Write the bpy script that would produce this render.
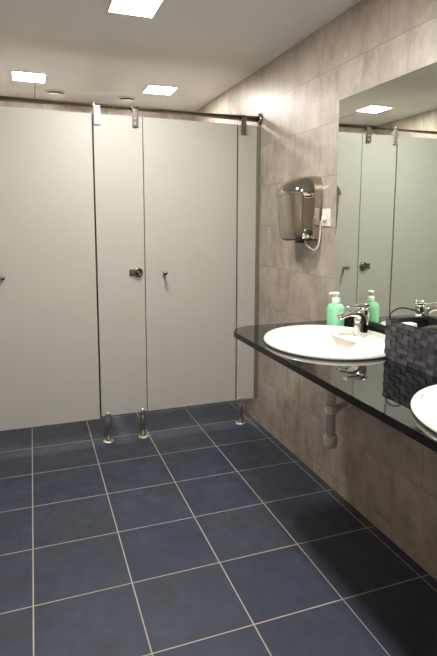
import bpy, bmesh, math, random
from mathutils import Vector, Matrix
random.seed(7)
C = bpy.context.scene.collection
for o in list(bpy.data.objects):
    bpy.data.objects.remove(o)
S = 0.34                      # one floor tile = 0.34 m; geometry below is written in tiles
PI = math.pi

# ------------------------------------------------------------------ camera
F, CX, CY = 525.43, 230.46, 292.62
YAW, PITCH, ROLL = 0.360817, -0.132718, 0.005346
cam_d = bpy.data.cameras.new('camera')
cam = bpy.data.objects.new('camera', cam_d)
C.objects.link(cam)
f = Vector((math.sin(YAW)*math.cos(PITCH), math.cos(YAW)*math.cos(PITCH), math.sin(PITCH)))
r = f.cross(Vector((0, 0, 1))).normalized()
u = r.cross(f)
r2 = r*math.cos(ROLL) + u*math.sin(ROLL)
u2 = -r*math.sin(ROLL) + u*math.cos(ROLL)
m = Matrix((r2, u2, -f)).transposed().to_4x4()
m.translation = Vector((0.1388, -9.23808, 3.86166))*S
cam.matrix_world = m
cam_d.sensor_fit = 'HORIZONTAL'
cam_d.sensor_width = 36
cam_d.lens = F/437*36
cam_d.shift_x = (218.5-CX)/437
cam_d.shift_y = (CY-328)/437
cam_d.clip_start = 0.02
bpy.context.scene.camera = cam

# ------------------------------------------------------------------ world, exposure
world = bpy.data.worlds.new('world')
bpy.context.scene.world = world
world.use_nodes = True
world.node_tree.nodes['Background'].inputs[0].default_value = (1, .95, .9, 1)
world.node_tree.nodes['Background'].inputs[1].default_value = 0.0
vs = bpy.context.scene.view_settings
vs.view_transform = 'Standard'
vs.look = 'None'
vs.gamma = 1
vs.use_curve_mapping = False
vs.exposure = 2.0
LAMP_COL = (1.0, 0.955, 0.915)
LAMP_STALL, LAMP_ROOM, LAMP_ADDED = 42, 35, 80

# ------------------------------------------------------------------ material helpers
def srgb(r_, g_, b_):
    return tuple(((c/255)/12.92 if c/255 <= .04045 else ((c/255+.055)/1.055)**2.4) for c in (r_, g_, b_)) + (1,)

def mat(name, col, rough=.5, metal=0, ior=1.5, **kw):
    M = bpy.data.materials.new(name)
    M.use_nodes = True
    b = M.node_tree.nodes['Principled BSDF']
    b.inputs['Base Color'].default_value = col
    b.inputs['Roughness'].default_value = rough
    b.inputs['Metallic'].default_value = metal
    b.inputs['IOR'].default_value = ior
    for k, v in kw.items():
        b.inputs[k.replace('_', ' ')].default_value = v
    return M

class NT:
    def __init__(self, M):
        self.t = M.node_tree
        self.b = self.t.nodes['Principled BSDF']
    def n(self, typ, **kw):
        x = self.t.nodes.new(typ)
        for k, v in kw.items():
            setattr(x, k, v)
        return x
    def l(self, a, b):
        self.t.links.new(a, b)
    def math(self, op, a, b=None, c=None):
        x = self.n('ShaderNodeMath', operation=op)
        for i, v in enumerate((a, b, c)):
            if v is None:
                continue
            if isinstance(v, (int, float)):
                x.inputs[i].default_value = v
            else:
                self.l(v, x.inputs[i])
        return x.outputs[0]
    def mix(self, fac, a, b, blend='MIX'):
        x = self.n('ShaderNodeMix', data_type='RGBA', blend_type=blend)
        for i, v in ((0, fac), (6, a), (7, b)):
            if isinstance(v, (int, float)):
                x.inputs[i].default_value = v
            elif isinstance(v, tuple):
                x.inputs[i].default_value = v
            else:
                self.l(v, x.inputs[i])
        return x.outputs[2]
    def coords(self):
        g = self.n('ShaderNodeNewGeometry')
        s = self.n('ShaderNodeSeparateXYZ')
        self.l(g.outputs['Position'], s.inputs[0])
        return [self.math('DIVIDE', s.outputs[i], S) for i in range(3)]
    def vec(self, x, y, z=0.0):
        v = self.n('ShaderNodeCombineXYZ')
        for i, a in enumerate((x, y, z)):
            if isinstance(a, (int, float)):
                v.inputs[i].default_value = a
            else:
                self.l(a, v.inputs[i])
        return v.outputs[0]
    def noise(self, vec, scale, detail=4, rough=.55):
        x = self.n('ShaderNodeTexNoise')
        x.inputs['Scale'].default_value = scale
        x.inputs['Detail'].default_value = detail
        x.inputs['Roughness'].default_value = rough
        self.l(vec, x.inputs['Vector'])
        return x.outputs[0]
    def white(self, vec):
        x = self.n('ShaderNodeTexWhiteNoise', noise_dimensions='2D')
        self.l(vec, x.inputs['Vector'])
        return x.outputs[0]
    def bump(self, h, strength, dist=.002):
        x = self.n('ShaderNodeBump')
        x.inputs['Strength'].default_value = strength
        x.inputs['Distance'].default_value = dist
        self.l(h, x.inputs['Height'])
        self.l(x.outputs[0], self.b.inputs['Normal'])
    def joint(self, a, w):
        """1 inside a joint centred on integers of a, half width w"""
        fr = self.math('FRACT', a)
        d = self.math('MINIMUM', fr, self.math('SUBTRACT', 1.0, fr))
        return self.math('LESS_THAN', d, w)

def floor_material():
    M = mat('slate_floor_tiles', srgb(60, 66, 80), .5, 0, 1.42)
    t = NT(M)
    x, y, z = t.coords()
    g = t.math('MAXIMUM', t.joint(x, .0065), t.joint(y, .0065))
    cell = t.vec(t.math('FLOOR', x), t.math('FLOOR', y))
    w = t.white(cell)
    sh = t.vec(t.math('ADD', x, t.math('MULTIPLY', w, 37)), y, w)
    n1 = t.noise(sh, 1.6, 5, .6)
    n2 = t.noise(sh, 6, 6, .65)
    tile = t.mix(w, srgb(48, 57, 75), srgb(62, 65, 70))
    rr = t.n('ShaderNodeMapRange')
    rr.inputs[1].default_value = .32; rr.inputs[2].default_value = .7
    t.l(n1, rr.inputs[0])
    tile = t.mix(rr.outputs[0], tile, srgb(66, 73, 89))
    r3 = t.n('ShaderNodeMapRange')
    r3.inputs[1].default_value = .35; r3.inputs[2].default_value = .75
    r3.inputs[3].default_value = 0; r3.inputs[4].default_value = .55
    t.l(n2, r3.inputs[0])
    tile = t.mix(r3.outputs[0], tile, srgb(44, 49, 61))
    t.l(t.mix(g, tile, srgb(172, 166, 152)), t.b.inputs['Base Color'])
    t.l(t.math('ADD', t.math('MULTIPLY', n2, .2), t.math('ADD', .36, t.math('MULTIPLY', g, .3))), t.b.inputs['Roughness'])
    t.bump(t.math('SUBTRACT', t.math('MULTIPLY', n2, .25), g), .35, .0015)
    return M

def wall_material(name, axis, phase=.49):
    """concrete look wall tiles, a third of a tile staggered, axis 0 = runs along x, 1 = runs along y"""
    M = mat(name, srgb(180, 168, 155), .4)
    t = NT(M)
    co = t.coords()
    a, z = co[axis], co[2]
    H, L = .722, 1.44
    v = t.math('DIVIDE', t.math('SUBTRACT', z, .192), H)
    row = t.math('FLOOR', v)
    uu = t.math('DIVIDE', t.math('ADD', t.math('SUBTRACT', a, phase), t.math('MULTIPLY', t.math('SUBTRACT', row, 8.0), .48)), L)
    g = t.math('MAXIMUM', t.joint(uu, .0026), t.joint(v, .0055))
    w = t.white(t.vec(t.math('FLOOR', uu), row))
    base = t.vec(t.math('ADD', a, t.math('MULTIPLY', w, 19)), t.math('MULTIPLY', z, .28), w)
    n1 = t.noise(base, 5, 7, .7)
    n2 = t.noise(t.vec(t.math('ADD', a, t.math('MULTIPLY', w, 31)), t.math('MULTIPLY', z, .7), w), 2.6, 5, .65)
    r1 = t.n('ShaderNodeMapRange')
    r1.inputs[1].default_value = .3; r1.inputs[2].default_value = .72
    t.l(n1, r1.inputs[0])
    col = t.mix(r1.outputs[0], srgb(138, 127, 114), srgb(178, 167, 154))
    r2_ = t.n('ShaderNodeMapRange')
    r2_.inputs[1].default_value = .4; r2_.inputs[2].default_value = .66
    r2_.inputs[4].default_value = .85
    t.l(n2, r2_.inputs[0])
    col = t.mix(r2_.outputs[0], col, srgb(194, 185, 173))
    col = t.mix(t.math('MULTIPLY', w, .35), col, srgb(154, 142, 129))
    t.l(t.mix(g, col, srgb(128, 116, 103)), t.b.inputs['Base Color'])
    t.bump(t.math('SUBTRACT', t.math('MULTIPLY', n1, .2), g), .3, .001)
    return M

M = {}
M['floor'] = floor_material()
M['wall'] = wall_material('concrete_look_wall_tiles', 1)
M['wall_x'] = wall_material('concrete_look_wall_tiles_back', 0)
M['ceiling'] = mat('ceiling_paint', srgb(222, 218, 212), .7)
tt = NT(M['ceiling'])
xx, yy, zz = tt.coords()
tt.l(tt.mix(tt.noise(tt.vec(xx, yy, zz), .8, 3), srgb(212, 212, 212), srgb(217, 217, 217)), tt.b.inputs['Base Color'])
M['panel'] = mat('grey_laminate', srgb(196, 194, 184), .38)
tt = NT(M['panel'])
xx, yy, zz = tt.coords()
tt.l(tt.mix(tt.noise(tt.vec(xx, yy, zz), 2.2, 3), srgb(187, 186, 178), srgb(192, 191, 183)), tt.b.inputs['Base Color'])
M['edge'] = mat('dark_gap_shade', srgb(52, 50, 45), .5)  # shade of the door gaps, put into a strip colour
M['steel'] = mat('brushed_steel', srgb(150, 144, 135), .26, 1)
M['rail_steel'] = mat('polished_rail_steel', srgb(140, 135, 127), .22, 1)
M['bracket_steel'] = mat('bracket_steel', srgb(124, 119, 111), .35, 1)
M['steel_dark'] = mat('dull_steel', srgb(158, 154, 146), .3, 1)
M['steel_light'] = mat('satin_steel', srgb(226, 222, 214), .35, 1)
M['channel'] = mat('anodised_channel', srgb(150, 148, 136), .4, .7)
M['chrome'] = mat('chrome', srgb(232, 230, 226), .05, 1)
M['chrome_dryer'] = mat('polished_dryer_steel', srgb(186, 180, 169), .08, 1)
M['black_plastic'] = mat('black_plastic', srgb(22, 21, 21), .35)
M['granite'] = mat('black_polished_granite', srgb(9, 9, 9), .03, 0, 2.3)
tt = NT(M['granite'])
xx, yy, zz = tt.coords()
nn = tt.noise(tt.vec(xx, yy, zz), 55, 3, .7)
tt.l(tt.mix(nn, srgb(5, 5, 5), srgb(15, 15, 14)), tt.b.inputs['Base Color'])
M['granite_edge'] = mat('black_granite_edge', srgb(7, 7, 7), .35, 0, 1.4)
M['porcelain'] = mat('white_porcelain', srgb(238, 234, 226), .12)
M['mirror'] = mat('mirror_silvering', srgb(226, 232, 224), .004, 1)
M['mirror_edge'] = mat('mirror_ground_edge', srgb(96, 102, 96), .3)
M['soap'] = mat('green_soap_plastic', srgb(142, 214, 166), .25, 0, 1.45, Subsurface_Weight=.25, Subsurface_Scale=.02)
M['soap'].node_tree.nodes['Principled BSDF'].inputs['Subsurface Radius'].default_value = (.3, 1, .4)
M['pump'] = mat('white_pump_plastic', srgb(222, 236, 220), .35)
M['white_plastic'] = mat('white_plastic', srgb(236, 232, 224), .35)
M['pvc'] = mat('grey_pvc', srgb(214, 208, 198), .4)
M['weave_a'] = mat('black_woven_strap', srgb(42, 42, 47), .55)
M['weave_b'] = mat('charcoal_woven_strap', srgb(68, 66, 71), .6)
for k in ('weave_a', 'weave_b'):
    tt = NT(M[k])
    xx, yy, zz = tt.coords()
    c0 = tuple(tt.b.inputs['Base Color'].default_value)
    tt.l(tt.mix(tt.noise(tt.vec(xx, yy, zz), 30, 3, .7), tuple(c*.45 for c in c0[:3])+(1,), tuple(c*1.7 for c in c0[:3])+(1,)), tt.b.inputs['Base Color'])
M['lining'] = mat('black_lining', srgb(24, 23, 24), .6)
M['cord'] = mat('black_cord', srgb(18, 17, 17), .4)
M['paper'] = mat('white_paper', srgb(238, 236, 230), .7)
M['pouch'] = mat('glossy_black_pouch', srgb(16, 16, 17), .2)
M['vent'] = mat('white_vent_enamel', srgb(214, 210, 203), .45)
M['dark'] = mat('dark_slot', srgb(30, 28, 26), .7)

def emis(name, strength):
    E = mat(name, (1, 1, 1, 1), .5)
    b = E.node_tree.nodes['Principled BSDF']
    b.inputs['Emission Color'].default_value = LAMP_COL + (1,)
    b.inputs['Emission Strength'].default_value = strength
    return E
M['lamp_stall'] = emis('lamp_diffuser_stall', LAMP_STALL)
M['lamp_room'] = emis('lamp_diffuser_room', LAMP_ROOM)
M['lamp_added'] = emis('lamp_diffuser_added', LAMP_ADDED)

# ------------------------------------------------------------------ geometry helpers (tile units)
def world_loc(o):
    return o.location + (world_loc(o.parent) if o.parent else Vector())

def obj(name, bm, material, parent=None, smooth=False, bevel=0, seg=2, loc=(0, 0, 0)):
    """links a bmesh (tile units, world placed minus loc) as one mesh object"""
    bmesh.ops.remove_doubles(bm, verts=bm.verts, dist=1e-5)
    for v in bm.verts:
        v.co = (v.co - Vector(loc))*S
    bmesh.ops.recalc_face_normals(bm, faces=bm.faces)
    me = bpy.data.meshes.new(name)
    bm.to_mesh(me)
    bm.free()
    mats = material if isinstance(material, (list, tuple)) else [material]
    for mm in mats:
        me.materials.append(mm)
    o = bpy.data.objects.new(name, me)
    C.objects.link(o)
    if parent is not None:
        o.parent = parent
        o.location = Vector(loc)*S - world_loc(parent)
    else:
        o.location = Vector(loc)*S
    if smooth:
        for p in me.polygons:
            p.use_smooth = True
    if bevel:
        b = o.modifiers.new('bevel', 'BEVEL')
        b.width = bevel*S
        b.segments = seg
        b.limit_method = 'ANGLE'
        b.angle_limit = math.radians(40)
        for p in me.polygons:
            p.use_smooth = True
        w = o.modifiers.new('wn', 'WEIGHTED_NORMAL')
        w.keep_sharp = True
    return o

def tag(o, label, cat, group=None):
    o['label'] = label
    o['category'] = cat
    if group:
        o['group'] = group
    return o

def thing(name, loc, label, cat, group=None):
    o = bpy.data.objects.new(name, None)
    o.empty_display_size = .05
    C.objects.link(o)
    o.location = Vector(loc)*S
    return tag(o, label, cat, group)

def struct(o):
    o['kind'] = 'structure'
    return o

def box(bm, x0, x1, y0, y1, z0, z1, mi=0):
    vs_ = [bm.verts.new((x, y, z)) for x in (x0, x1) for y in (y0, y1) for z in (z0, z1)]
    for idx in ((0, 1, 3, 2), (4, 6, 7, 5), (0, 4, 5, 1), (2, 3, 7, 6), (0, 2, 6, 4), (1, 5, 7, 3)):
        fc = bm.faces.new([vs_[i] for i in idx])
        fc.material_index = mi
    return bm

def bx(*a):
    return box(bmesh.new(), *a)

def frame_at(d):
    d = Vector(d).normalized()
    a = Vector((0, 0, 1)) if abs(d.z) < .9 else Vector((1, 0, 0))
    s = d.cross(a).normalized()
    return s, s.cross(d).normalized()

def tube(bm, pts, rad, n=16, cap=True):
    """tube along points; rad a number or a list"""
    pts = [Vector(p) for p in pts]
    rads = rad if isinstance(rad, (list, tuple)) else [rad]*len(pts)
    rings = []
    prev = None
    for i, p in enumerate(pts):
        d = (pts[min(i+1, len(pts)-1)] - pts[max(i-1, 0)])
        if d.length < 1e-9:
            d = prev_d
        d = d.normalized(); prev_d = d
        if prev is None:
            s, t_ = frame_at(d)
        else:
            s = (prev - d*prev.dot(d)).normalized()
            t_ = d.cross(s)
        prev = s
        rings.append([bm.verts.new(p + (s*math.cos(2*PI*k/n) + t_*math.sin(2*PI*k/n))*rads[i]) for k in range(n)])
    loft(bm, rings, cap)
    return bm

def loft(bm, rings, cap=True, capend=True):
    for a, b in zip(rings, rings[1:]):
        n = len(a)
        for k in range(n):
            bm.faces.new((a[k], a[(k+1) % n], b[(k+1) % n], b[k]))
    if cap:
        bm.faces.new(rings[0])
    if cap and capend:
        bm.faces.new(rings[-1])

def lathe(bm, c, prof, n=32, axis=2, cap=True):
    """profile of (radius, height) about an axis through c"""
    rings = []
    for rr_, h in prof:
        ring = []
        for k in range(n):
            a = 2*PI*k/n
            q = [rr_*math.cos(a), rr_*math.sin(a)]
            if axis == 2:
                p = (c[0]+q[0], c[1]+q[1], c[2]+h)
            elif axis == 1:
                p = (c[0]+q[0], c[1]+h, c[2]+q[1])
            else:
                p = (c[0]+h, c[1]+q[0], c[2]+q[1])
            ring.append(bm.verts.new(p))
        rings.append(ring)
    loft(bm, rings, cap)
    return bm

def smoothpath(pts, k=6):
    P = [Vector(p) for p in pts]
    out = []
    for i in range(len(P)-1):
        p0, p1, p2, p3 = P[max(i-1, 0)], P[i], P[i+1], P[min(i+2, len(P)-1)]
        for j in range(k):
            t = j/k
            out.append(.5*((2*p1) + (p2-p0)*t + (2*p0-5*p1+4*p2-p3)*t*t + (3*p1-p0-3*p2+p3)*t**3))
    out.append(P[-1])
    return out

# ------------------------------------------------------------------ the room
XL, XR, YB, YF, ZC = -1.2, 4.12, 3.9, -11.5, 6.62
struct(obj('floor', bx(XL-.3, XR+.3, YF-.3, YB+.3, -.3, 0), M['floor']))
struct(obj('ceiling', bx(XL-.3, XR+.3, YF-.3, YB+.3, ZC, ZC+.3), M['ceiling']))
struct(obj('wall_right', bx(XR, XR+.3, YF-.3, YB+.3, 0, ZC), M['wall']))
struct(obj('wall_left', bx(XL-.3, XL, YF-.3, YB+.3, 0, ZC), M['wall']))
struct(obj('wall_back', bx(XL, XR, YB, YB+.3, 0, ZC), M['wall_x']))
struct(obj('wall_front', bx(XL, XR, YF-.3, YF, 0, ZC), M['wall_x']))
struct(obj('trim_1', bx(.33, .342, 2.42, YB, ZC-.006, ZC), M['dark']))

# ------------------------------------------------------------------ ceiling lamps and air valves
def ceiling_lamp(x, y, m_, label, hx=.285, hy=.31):
    t = thing('ceiling_lamp', (x, y, ZC), label, 'ceiling light', 'square ceiling lamps')
    bm = bmesh.new()
    w = .025
    for a in ((x-hx-w, x-hx, y-hy-w, y+hy+w), (x+hx, x+hx+w, y-hy-w, y+hy+w), (x-hx, x+hx, y-hy-w, y-hy), (x-hx, x+hx, y+hy, y+hy+w)):
        box(bm, *a, ZC-.02, ZC)
    obj('lamp_frame', bm, M['vent'], t)
    obj('diffuser', bx(x-hx, x+hx, y-hy, y+hy, ZC-.016, ZC-.001), m_, t)
    return t
ceiling_lamp(.22, 2.0, M['lamp_stall'], 'square flush ceiling light above the left cubicle')
ceiling_lamp(2.79, 2.04, M['lamp_stall'], 'square flush ceiling light above the right cubicle')
ceiling_lamp(1.5, -2.12, M['lamp_room'], 'square flush ceiling light cut by the top edge, in front of the cubicles')
ceiling_lamp(1.5, -6.3, M['lamp_added'], 'added square ceiling light, out of view over the washbasins near the viewer')  # unseen lamp, added to brighten the near part of the room

def air_valve(x, y, rad, label):
    t = thing('air_valve', (x, y, ZC), label, 'ceiling vent', 'round ceiling air valves')
    obj('flange', lathe(bmesh.new(), (x, y, ZC), [(rad*.8, 0), (rad*1.1, 0), (rad*1.1, -.012), (rad*1.02, -.03), (rad*.84, -.03)], 40, cap=False), M['vent'], t, True)
    obj('throat_shade', lathe(bmesh.new(), (x, y, ZC), [(rad*.98, -.002), (rad*.86, -.028), (rad*.1, -.03)], 40), M['dark'], t, True)  # shadow in the gap around the disc, put in as dark colour
    obj('disc', lathe(bmesh.new(), (x, y, ZC), [(rad*.12, -.03), (rad*.12, -.062), (rad*.93, -.062), (rad*.97, -.07), (rad*.93, -.08), (rad*.4, -.092), (.01, -.094)], 40), M['vent'], t, True)
air_valve(.74, 3.08, .2, 'round white ceiling air valve beside the left cubicle lamp')
air_valve(2.27, 3.07, .18, 'round white ceiling air valve beside the right cubicle lamp')

# ------------------------------------------------------------------ cubicle front
YP0, YP1 = -.2, -.155           # front and rear face of the boards
ZB, ZT = .485, 5.6
def board(name, x0, x1, label, cat, z0=ZB, z1=ZT):
    return tag(obj(name, bx(x0, x1, YP0, YP1, z0, z1), M['panel'], bevel=.004), label, cat)

def door_knob(parent, x, z):
    bm = bmesh.new()
    lathe(bm, (x, YP0, z), [(.02, 0), (.02, -.09), (.036, -.092), (.036, -.155), (.03, -.165), (.008, -.165)], 20, axis=1)
    k = obj('door_knob', bm, M['steel'], parent, True)
    return k

def door(x0, x1, kx, label, zb=ZB):
    t = thing('cubicle_door', ((x0+x1)/2, YP0, ZB), label, 'cubicle door')
    obj('door_leaf', bx(x0, x1, YP0, YP1, zb, ZT), M['panel'], t, bevel=.004)
    door_knob(t, kx, 2.98)
    return t
door(-.565, 1.128, -.311, 'wide pale grey cubicle door at the left, running out of the frame', .452)
door(1.968, 3.662, 2.287, 'pale grey cubicle door at the right with a small pin knob near its left edge')

t = thing('cubicle_pilaster', (1.56, YP0, ZB), 'narrow pale grey pilaster board with a round lock, between the two cubicle doors', 'cubicle panel')
obj('board', bx(1.156, 1.955, YP0, YP1, ZB, ZT), M['panel'], t, bevel=.004)
# added dark strips block stall light so the door gaps read as shade
shade = bmesh.new()
box(shade, 1.12, 1.166, YP1+.002, YP1+.022, ZB, ZT)
box(shade, 1.948, 1.976, YP1+.002, YP1+.022, ZB, ZT)
obj('gap_shade', shade, M['edge'], t)
bm = bmesh.new()
lathe(bm, (1.835, YP0, 3.0), [(.085, 0), (.085, -.03), (.07, -.045), (.05, -.045), (.045, -.025), (.03, -.025), (.028, -.075), (.022, -.085), (.004, -.085)], 32, axis=1)
lk = obj('lock_rosette', bm, M['steel'], t, True)
obj('lock_plate', bx(1.685, 1.77, YP0-.03, YP0, 2.945, 3.055), M['steel'], lk, bevel=.008)
t = thing('filler_screen', (3.88, YP0, ZB), 'narrow pale grey filler panel between right cubicle door and tiled wall', 'cubicle panel')
obj('board', bx(3.69, 4.06, YP0, YP1, ZB, ZT), M['panel'], t, bevel=.004)
obj('gap_shade', bx(3.652, 3.70, YP1, YP1+.02, ZB, ZT), M['edge'], t)  # added dark strip giving this gap its shade
tag(obj('wall_channel', bx(4.04, 4.12, YP0-.012, YP1+.012, ZB, ZT), M['channel'], bevel=.004), 'slim metal channel holding the filler panel to the tiled wall', 'channel')
tag(obj('filler_screen', bx(-1.2, -.58, YP0, YP1, ZB, ZT), M['panel'], bevel=.004), 'narrow grey filler panel by the left wall, beyond the left edge', 'cubicle panel')
# partition between the two stalls, behind the pilaster
tag(obj('stall_partition', bx(1.545, 1.59, YP1, YB, ZB, ZT), M['panel'], bevel=.004), 'grey partition board between the two cubicles, behind the pilaster', 'partition')

def post(x, label):
    t = thing('support_post', (x, YP0, 0), label, 'support leg', 'steel support posts')
    y = YP0+.02
    obj('base_flange', lathe(bmesh.new(), (x, y, 0), [(.095, 0), (.095, .022), (.082, .03), (.05, .034)], 28), M['steel_light'], t, True)
    obj('shaft', lathe(bmesh.new(), (x, y, 0), [(.047, .03), (.047, ZB-.06), (.04, ZB-.055), (.04, ZB)], 24), M['steel_dark'], t, True)
    # two half round jaws that grip the board
    bm = bmesh.new()
    for sg, y0 in ((-1, YP0), (1, YP1)):
        rings = []
        for z, rr_ in ((ZB-.06, .047), (ZB+.05, .047), (ZB+.062, .04)):
            a0 = math.asin(min(1, (abs(y0-y)+.001)/.047))
            ring = []
            for k in range(13):
                a = a0+(PI-2*a0)*k/12
                ring.append(bm.verts.new((x+rr_*math.cos(a), y+sg*rr_*math.sin(a), z)))
            rings.append(ring)
        loft(bm, rings)
    obj('fork_jaw', bm, M['steel_light'], t, True)
    return t
post(1.262, 'short steel support post under the left side of the pilaster')
post(1.882, 'short steel support post under the right side of the pilaster')
post(3.775, 'short steel support post under the filler panel, near the tiled wall')

t = thing('head_rail', (1.5, YP0, 5.72), 'long round steel head rail running above the cubicle doors to the tiled wall', 'rail')
obj('rail_tube', tube(bmesh.new(), [(XL+.02, -.18, 5.72), (XR-.02, -.18, 5.72)], .056, 24), M['rail_steel'], t, True)
for x in (XL, XR-.06):
    obj('wall_flange', lathe(bmesh.new(), (x, -.18, 5.72), [(.05, 0), (.105, 0) if x < 0 else (.06, 0), (.105, .03), (.11, .06) if x > 0 else (.06, .06), (.05, .06)], 28, axis=0), M['steel'], t, True)

def hanger(x, m_, label):
    t = thing('rail_bracket', (x, YP0, 5.5), label, 'bracket', 'flat steel rail brackets')
    bm = bmesh.new()
    box(bm, x-.048, x+.048, YP0-.042, YP0-.024, 5.43, 5.72)
    box(bm, x-.048, x+.048, YP0-.024, YP0, 5.43, ZT-.01)
    obj('plate', bm, m_, t, bevel=.005)
    # collar around the rail
    obj('collar', tube(bmesh.new(), [(x-.048, -.18, 5.72), (x+.048, -.18, 5.72)], .061, 24), m_, t, True)
    for z in (5.48, 5.56):
        obj('screw', lathe(bmesh.new(), (x, YP0-.042, z), [(.012, 0), (.012, -.004), (.004, -.006)], 12, axis=1), M['steel'], t)
hanger(1.215, M['steel_light'], 'bright flat steel bracket hanging from the rail at the left of the pilaster')  # paler steel carries the light this bracket reflects
hanger(1.835, M['bracket_steel'], 'flat steel bracket hanging from the rail at the right of the pilaster')
hanger(3.775, M['bracket_steel'], 'flat steel bracket hanging from the rail above the filler panel')

# ------------------------------------------------------------------ mirror
t = thing('wall_mirror', (XR, -5.4, 2.6), 'large frameless wall mirror above the black counter', 'mirror')
obj('backing', bx(XR-.012, XR, -8.2, -2.855, 2.635, 5.505), M['mirror_edge'], t)
gl = bx(XR-.02, XR-.012, -8.2, -2.865, 2.64, 5.5)
for v in gl.verts:                                # the glass leans a little off the wall towards its far end
    v.co.x -= .008*(-2.865-v.co.y)
obj('mirror_glass', gl, M['mirror'], t)

# ------------------------------------------------------------------ counter with cut-outs
ZK = 2.5
SINKS = [(3.29, -4.12), (3.29, -6.72)]
SA, SB = .745, .815
def ell(cx, cy, a, b, z, n=72, p=2.0):
    out = []
    for k in range(n):
        t = 2*PI*k/n
        c, s = math.cos(t), math.sin(t)
        out.append((cx+a*math.copysign(abs(c)**(2/p), c), cy+b*math.copysign(abs(s)**(2/p), s), z))
    return out
bm = bmesh.new()
XK = 2.47
R0 = .36
outline = [(XR, -8.2), (XR, -2.875)]
for k in range(13):                              # rounded free corner
    a = PI/2*k/12
    outline.append((XK+.06+R0-(R0+.06)*math.sin(a), -2.875-R0+R0*math.cos(a)))
outline.append((XK, -8.2))
low = [bm.verts.new((x, y, ZK-.07)) for x, y in outline]
top = [bm.verts.new((x, y, ZK)) for x, y in outline]
loft(bm, [low, top])
for fc in bm.faces:
    fc.normal_update()
    fc.material_index = 0 if abs(fc.normal.z) > .5 else 1
counter = obj('slab', bm, [M['granite'], M['granite_edge']])
cut = []
for cx, cy in SINKS:
    bm = bmesh.new()
    rings = [[bm.verts.new(p) for p in ell(cx-.02, cy, SA-.07, SB-.07, z)] for z in (ZK-.3, ZK+.3)]
    loft(bm, rings)
    cut.append(obj('cutter', bm, M['granite']))
for c in cut:
    md = counter.modifiers.new('hole', 'BOOLEAN')
    md.object = c
    md.solver = 'EXACT'
bpy.context.view_layer.update()
me = bpy.data.meshes.new_from_object(counter.evaluated_get(bpy.context.evaluated_depsgraph_get()))
counter.modifiers.clear()
counter.data = me
for c in cut:
    bpy.data.objects.remove(c)
b = counter.modifiers.new('bevel', 'BEVEL')
b.width = .003*S; b.segments = 2; b.limit_method = 'ANGLE'; b.angle_limit = math.radians(60)
t = thing('vanity_counter', (XR, -5.4, ZK-.07), 'polished black stone washbasin counter fixed along the tiled wall', 'counter')
counter.parent = t
counter.location = -t.location
obj('upstand', bx(XR-.05, XR, -8.2, -2.87, ZK, ZK+.135), M['granite_edge'], t, bevel=.004)

# ------------------------------------------------------------------ washbasins
def basin(cx, cy, label):
    t = thing('washbasin', (cx, cy, ZK), label, 'washbasin', 'oval white washbasins')
    bm = bmesh.new()
    icx = cx-.19                                  # bowl sits forward, tap deck behind
    prof = [  # (centre x, a, b, z)
        (cx, SA-.02, SB-.02, ZK),
        (cx, SA, SB, ZK+.012),
        (cx, SA, SB, ZK+.03),
        (cx, SA-.012, SB-.012, ZK+.052),
        (cx, SA-.035, SB-.035, ZK+.062),
        (cx-.02, SA-.09, SB-.09, ZK+.058),
        (icx-.02, .46, .68, ZK+.052),
        (icx-.02, .43, .65, ZK+.03),
        (icx-.015, .41, .61, ZK-.02),
        (icx+.01, .36, .52, ZK-.13),
        (icx+.05, .27, .38, ZK-.23),
        (icx+.12, .18, .22, ZK-.29),
        (icx+.18, .075, .075, ZK-.31),
        (icx+.18, .06, .06, ZK-.32),
    ]
    rings = [[bm.verts.new(p) for p in ell(c, cy, a, b_, z)] for c, a, b_, z in prof]
    under = [(icx+.18, .1, .1, ZK-.35), (icx+.12, .22, .26, ZK-.33), (icx+.07, .34, .43, ZK-.26), (icx+.03, .43, .57, ZK-.15), (icx+.03, .5, .66, ZK-.02)]
    rings += [[bm.verts.new(p) for p in ell(c, cy, a, b_, z)] for c, a, b_, z in under]
    rings.append(rings[0])
    for a_, b2 in zip(rings, rings[1:]):
        n = len(a_)
        for k in range(n):
            bm.faces.new((a_[k], a_[(k+1) % n], b2[(k+1) % n], b2[k]))
    bo = obj('bowl', bm, M['porcelain'], t, True)
    ss = bo.modifiers.new('sub', 'SUBSURF'); ss.levels = 1; ss.render_levels = 1
    # raised tap deck
    bm = bmesh.new()
    dx = cx+.375
    rings = [[bm.verts.new(p) for p in ell(dx, cy, a, b_, z, 48, 3.0)] for a, b_, z in ((.25, .34, ZK+.045), (.235, .31, ZK+.058), (.21, .27, ZK+.066), (.17, .21, ZK+.069), (.1, .12, ZK+.07))]
    loft(bm, rings)
    obj('tap_deck', bm, M['porcelain'], t, True)
    obj('drain', lathe(bmesh.new(), (icx+.18, cy, ZK-.33), [(.07, .015), (.072, .025), (.05, .032), (.01, .034)], 24), M['chrome'], t, True)
    obj('overflow_plug', lathe(bmesh.new(), (cx+.2, cy+.1, ZK+.066), [(.03, 0), (.03, .008), (.02, .012), (.004, .012)], 20), M['white_plastic'], t, True)
    return t
basin(*SINKS[0], 'whole oval white washbasin set in the black counter under the chrome tap')
basin(*SINKS[1], 'oval white washbasin cut by the right edge, in front of the basket')

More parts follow.
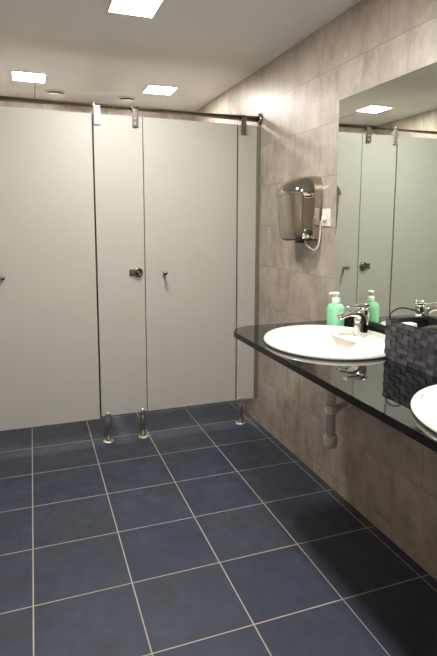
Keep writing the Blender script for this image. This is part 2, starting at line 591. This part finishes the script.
# ------------------------------------------------------------------ tap
fx, fy, fz = 3.645, -4.19, ZK+.068
t = thing('basin_tap', (fx, fy, fz), 'chrome single lever mixer tap standing on the whole washbasin', 'tap')
def sweep(bm, pts, hw, th, n=16, p=3.2):
    """rounded rectangular section swept in the xz plane"""
    rings = []
    for i, (x, z) in enumerate(pts):
        a, b_ = pts[max(i-1, 0)], pts[min(i+1, len(pts)-1)]
        d = Vector((b_[0]-a[0], 0, b_[1]-a[1])).normalized()
        nrm = Vector((d.z, 0, -d.x))
        ring = []
        for k in range(n):
            an = 2*PI*k/n
            c, s = math.cos(an), math.sin(an)
            q = Vector((x, fy, z)) + nrm*(th[i]*math.copysign(abs(c)**(2/p), c)) + Vector((0, 1, 0))*(hw[i]*math.copysign(abs(s)**(2/p), s))
            ring.append(bm.verts.new(q))
        rings.append(ring)
    loft(bm, rings)
    return bm
pth = [(q.x, q.z) for q in smoothpath([(3.65, 0, fz), (3.655, 0, fz+.1), (3.655, 0, fz+.19), (3.63, 0, fz+.245), (3.56, 0, fz+.27), (3.47, 0, fz+.265), (3.385, 0, fz+.24), (3.355, 0, fz+.228)], 5)]
n = len(pth)
hw = [.075-.02*min(1, i/n*1.1) for i in range(n)]
th = [.072 if i < n*.3 else max(.02, .072-.052*((i-n*.3)/(n*.4))) for i in range(n)]
sp = obj('spout', sweep(bmesh.new(), pth, hw, th), M['chrome'], t, True)
obj('aerator', lathe(bmesh.new(), (3.378, fy, fz+.205), [(.03, .01), (.03, .03), (.02, .03)], 16), M['steel'], sp, True)
obj('base_ring', lathe(bmesh.new(), (3.652, fy, fz), [(.08, 0), (.08, .01), (.075, .014), (.05, .014)], 32), M['chrome'], t, True)
obj('cartridge_cap', lathe(bmesh.new(), (3.685, fy, fz+.16), [(.05, 0), (.062, .08), (.066, .14), (.062, .165), (.04, .175), (.01, .175)], 28), M['chrome'], t, True)
lp = [(3.75, fz+.352), (3.71, fz+.362), (3.66, fz+.358), (3.58, fz+.352), (3.5, fz+.352), (3.44, fz+.354)]
obj('lever', sweep(bmesh.new(), lp, [.05, .06, .058, .045, .036, .03], [.012, .022, .026, .016, .011, .008]), M['chrome'], t, True)

# ------------------------------------------------------------------ trap under the counter
px, py = 3.34, -4.12
t = thing('basin_trap', (px, py, 1.2), 'grey plastic waste trap pipe hanging under the whole washbasin', 'pipe')
obj('down_pipe', lathe(bmesh.new(), (px, py, 0), [(.055, 2.145), (.055, 1.9), (.062, 1.9), (.062, 1.86), (.055, 1.86), (.055, 1.36)], 24), M['pvc'], t, True)
obj('trap_cup', lathe(bmesh.new(), (px, py, 0), [(.05, 1.4), (.078, 1.38), (.085, 1.34), (.08, 1.27), (.07, 1.24), (.02, 1.23)], 24), M['pvc'], t, True)
obj('coupling_nut', lathe(bmesh.new(), (px, py, 0), [(.055, 1.76), (.075, 1.75), (.075, 1.66), (.055, 1.65)], 12), M['pvc'], t)
op = smoothpath([(px+.03, py+.03, 1.68), (px+.2, py+.2, 1.62), (px+.5, py+.55, 1.5), (XR-.02, py+.8, 1.44)], 4)
obj('outlet_pipe', tube(bmesh.new(), op, .042, 20), M['pvc'], t, True)
obj('wall_rosette', lathe(bmesh.new(), (XR, py+.8, 1.44), [(.09, 0), (.085, -.02), (.055, -.04), (.045, -.04)], 24, axis=0), M['white_plastic'], t, True)

# ------------------------------------------------------------------ soap bottle
bx0, by0 = 3.83, -3.37
t = thing('soap_bottle', (bx0, by0, ZK), 'green liquid soap pump bottle standing on the counter behind the whole washbasin', 'soap bottle')
bm = bmesh.new()
lv = [(.08, .075, .001), (.095, .11, .008), (.1, .118, .03), (.1, .118, .24), (.098, .114, .275), (.082, .09, .305), (.055, .06, .322), (.036, .036, .328), (.036, .036, .345)]
rings = [[bm.verts.new(p) for p in ell(bx0, by0, a*1.02, b_*1.02, ZK+z, 32, 2.6)] for a, b_, z in lv]
loft(bm, rings)
obj('bottle_body', bm, M['soap'], t, True)
pm = obj('pump_collar', lathe(bmesh.new(), (bx0, by0, ZK), [(.05, .332), (.052, .338), (.052, .385), (.044, .395), (.02, .4)], 24), M['pump'], t, True)
bm = bmesh.new()
lathe(bm, (bx0, by0, ZK), [(.016, .395), (.016, .432), (.04, .436), (.042, .46), (.034, .47), (.008, .472)], 20)
obj('pump_head', bm, M['pump'], t, True)
dn = Vector((-.85, .52, 0)).normalized()
o3 = Vector((bx0, by0, ZK+.455))
obj('pump_nozzle', tube(bmesh.new(), [o3, o3+dn*.05, o3+dn*.075+Vector((0, 0, -.004)), o3+dn*.09+Vector((0, 0, -.02))], [.018, .016, .014, .012], 14), M['pump'], t, True)

# ------------------------------------------------------------------ woven basket
kx0, kx1, ky0, ky1, kz0, kz1 = 3.46, 4.0, -5.86, -4.89, ZK, ZK+.4
t = thing('woven_basket', ((kx0+kx1)/2, (ky0+ky1)/2, ZK), 'rectangular black and charcoal woven basket standing on the counter by the mirror', 'basket')
bm = bmesh.new()
w = .012
e = .012
for a in ((kx0+e, kx0+e+w, ky0+e, ky1-e), (kx1-e-w, kx1-e, ky0+e, ky1-e), (kx0+e, kx1-e, ky0+e, ky0+e+w), (kx0+e, kx1-e, ky1-e-w, ky1-e)):
    box(bm, *a, kz0+.005, kz1-.008)
box(bm, kx0+e, kx1-e, ky0+e, ky1-e, kz0+.002, kz0+.02)
obj('lining', bm, M['lining'], t)
bm = bmesh.new()
nz = 8
dz = (kz1-kz0)/nz
def strip(n, f_):
    for i in range(n):
        for j in range(nz):
            up = (i+j) % 2
            f_(i, j, .012 if up else .005, up)
ny = 11
dy = (ky1-ky0)/ny
nx = 6
dx_ = (kx1-kx0)/nx
g = .0015
def rnd(): return (random.random() < .35)
strip(ny, lambda i, j, d, up: (box(bm, kx0+e-d, kx0+e+.002, ky0+i*dy+g, ky0+(i+1)*dy-g, kz0+j*dz+g, kz0+(j+1)*dz-g, int(up != rnd())),
                               box(bm, kx1-e-.002, kx1-e+d, ky0+i*dy+g, ky0+(i+1)*dy-g, kz0+j*dz+g, kz0+(j+1)*dz-g, int(up != rnd()))))
strip(nx, lambda i, j, d, up: (box(bm, kx0+i*dx_+g, kx0+(i+1)*dx_-g, ky1-e-.002, ky1-e+d, kz0+j*dz+g, kz0+(j+1)*dz-g, int(up != rnd())),
                               box(bm, kx0+i*dx_+g, kx0+(i+1)*dx_-g, ky0+e-d, ky0+e+.002, kz0+j*dz+g, kz0+(j+1)*dz-g, int(up != rnd()))))
obj('woven_wall', bm, [M['weave_a'], M['weave_b']], t)
bm = bmesh.new()
loop = [(kx0+.006, ky0+.006, kz1), (kx1-.006, ky0+.006, kz1), (kx1-.006, ky1-.006, kz1), (kx0+.006, ky1-.006, kz1)]
for a, b_ in zip(loop, loop[1:]+loop[:1]):
    tube(bm, [a, b_], .008, 10)
obj('rim', bm, M['weave_a'], t, True)
hp = smoothpath([(kx0+.03, ky1-.03, kz1-.04), (kx0+.03, ky1-.03, kz1+.04), (kx0+.06, ky1-.04, kz1+.085), (kx0+.14, ky1-.05, kz1+.115), (kx0+.26, ky1-.05, kz1+.095), (kx0+.40, ky1-.05, kz1+.05), (kx1-.05, ky1-.04, kz1-.04)], 6)
obj('handle', tube(bmesh.new(), hp, .008, 10), M['cord'], t, True)
# things in the basket
bm = bmesh.new()
box(bm, 3.56, 3.72, -5.06, -4.96, ZK+.025, ZK+.37)
tag(obj('paper_packet', bm, M['paper'], bevel=.01), 'white paper packet standing inside the woven basket', 'packet')
bm = bmesh.new()
rings = []
for i in range(9):
    q = i/8
    wv = (math.sin(PI*(.08+.84*q)))**.45
    rings.append([bm.verts.new(p) for p in [(3.74+.2*wv*math.copysign(abs(math.cos(a))**.6, math.cos(a)), -5.1-.66*q, ZK+.22+.19*wv*math.copysign(abs(math.sin(a))**.7, math.sin(a))) for a in [2*PI*k/24 for k in range(24)]]])
loft(bm, rings)
tag(obj('toiletry_pouch', bm, M['pouch'], smooth=True), 'glossy black pouch lying inside the woven basket', 'pouch')

# ------------------------------------------------------------------ hand dryer
t = thing('hand_dryer', (XR, -2.05, 3.62), 'polished steel hand dryer mounted on the tiled wall left of the mirror', 'hand dryer')
yc, hb = -2.05, .40
bm = bmesh.new()
levels = [  # z, half width, depth
    (3.62, .34, .36), (3.625, .37, .39), (3.66, .385, .41), (3.8, .395, .425), (4.0, .405, .435), (4.2, .412, .45), (4.27, .415, .455), (4.275, .418, .485),
    (4.31, .418, .485), (4.37, .41, .455), (4.44, .39, .38), (4.50, .36, .30), (4.53, .33, .24), (4.54, .30, .19)]
rings = []
for z, hw_, d in levels:
    ring = []
    side = d*.42                                   # flat cheeks, then a faceted front
    prof = [(0, 1), (side*.5, 1), (side, .995), (side+.05*d, .97)]
    nf = 14
    pts = [(XR-a, yc-hw_*b_) for a, b_ in prof]
    for k in range(1, nf):
        an = -PI/2+PI*k/nf
        c = math.cos(an); s = math.sin(an)
        pts.append((XR-(side+.05*d+(d-side-.05*d)*c**.85*(1+.05*math.cos(5*an))), yc+hw_*.97*s))
    pts += [(XR-a, yc+hw_*b_) for a, b_ in reversed(prof)]
    rings.append([bm.verts.new((x, y, z)) for x, y in pts])
loft(bm, rings)
bo = obj('housing', bm, M['chrome_dryer'], t, True)
bo.data.polygons[-1].use_smooth = False
ss = bo.modifiers.new('split', 'EDGE_SPLIT'); ss.split_angle = math.radians(50)
obj('nozzle', lathe(bmesh.new(), (XR-.2, yc-.12, 3.6), [(.07, .03), (.075, -.03), (.06, -.04), (.055, .0)], 24), M['black_plastic'], t, True)
obj('base_plate', bx(XR-.30, XR-.01, yc-.30, yc+.30, 3.60, 3.622), M['black_plastic'], t)
obj('sensor_window', bx(XR-.3, XR-.22, yc+.1, yc+.2, 3.59, 3.601), M['black_plastic'], t)

t = thing('wall_socket', (XR, -2.6, 3.93), 'white wall socket right of the hand dryer', 'socket')
obj('face_plate', bx(XR-.025, XR, -2.715, -2.49, 3.815, 4.065), M['white_plastic'], t, bevel=.008)
obj('socket_well', lathe(bmesh.new(), (XR-.025, -2.6, 3.94), [(.085, 0), (.085, -.006), (.075, -.006), (.07, -.002)], 28, axis=0), M['white_plastic'], t, True)
t2 = thing('power_cord', (XR-.03, -2.6, 3.93), 'white plug and looping cord from the socket to the hand dryer', 'cord')
obj('plug', lathe(bmesh.new(), (XR-.031, -2.6, 3.92), [(.05, 0), (.048, -.025), (.03, -.045), (.02, -.05)], 20, axis=0), M['white_plastic'], t2, True)
cp = smoothpath([(XR-.075, -2.6, 3.91), (XR-.1, -2.595, 3.86), (XR-.09, -2.575, 3.74), (XR-.08, -2.53, 3.58), (XR-.08, -2.46, 3.49), (XR-.09, -2.36, 3.47), (XR-.13, -2.26, 3.53), (XR-.15, -2.22, 3.605)], 6)
obj('cable', tube(bmesh.new(), cp, .011, 10), M['white_plastic'], t2, True)
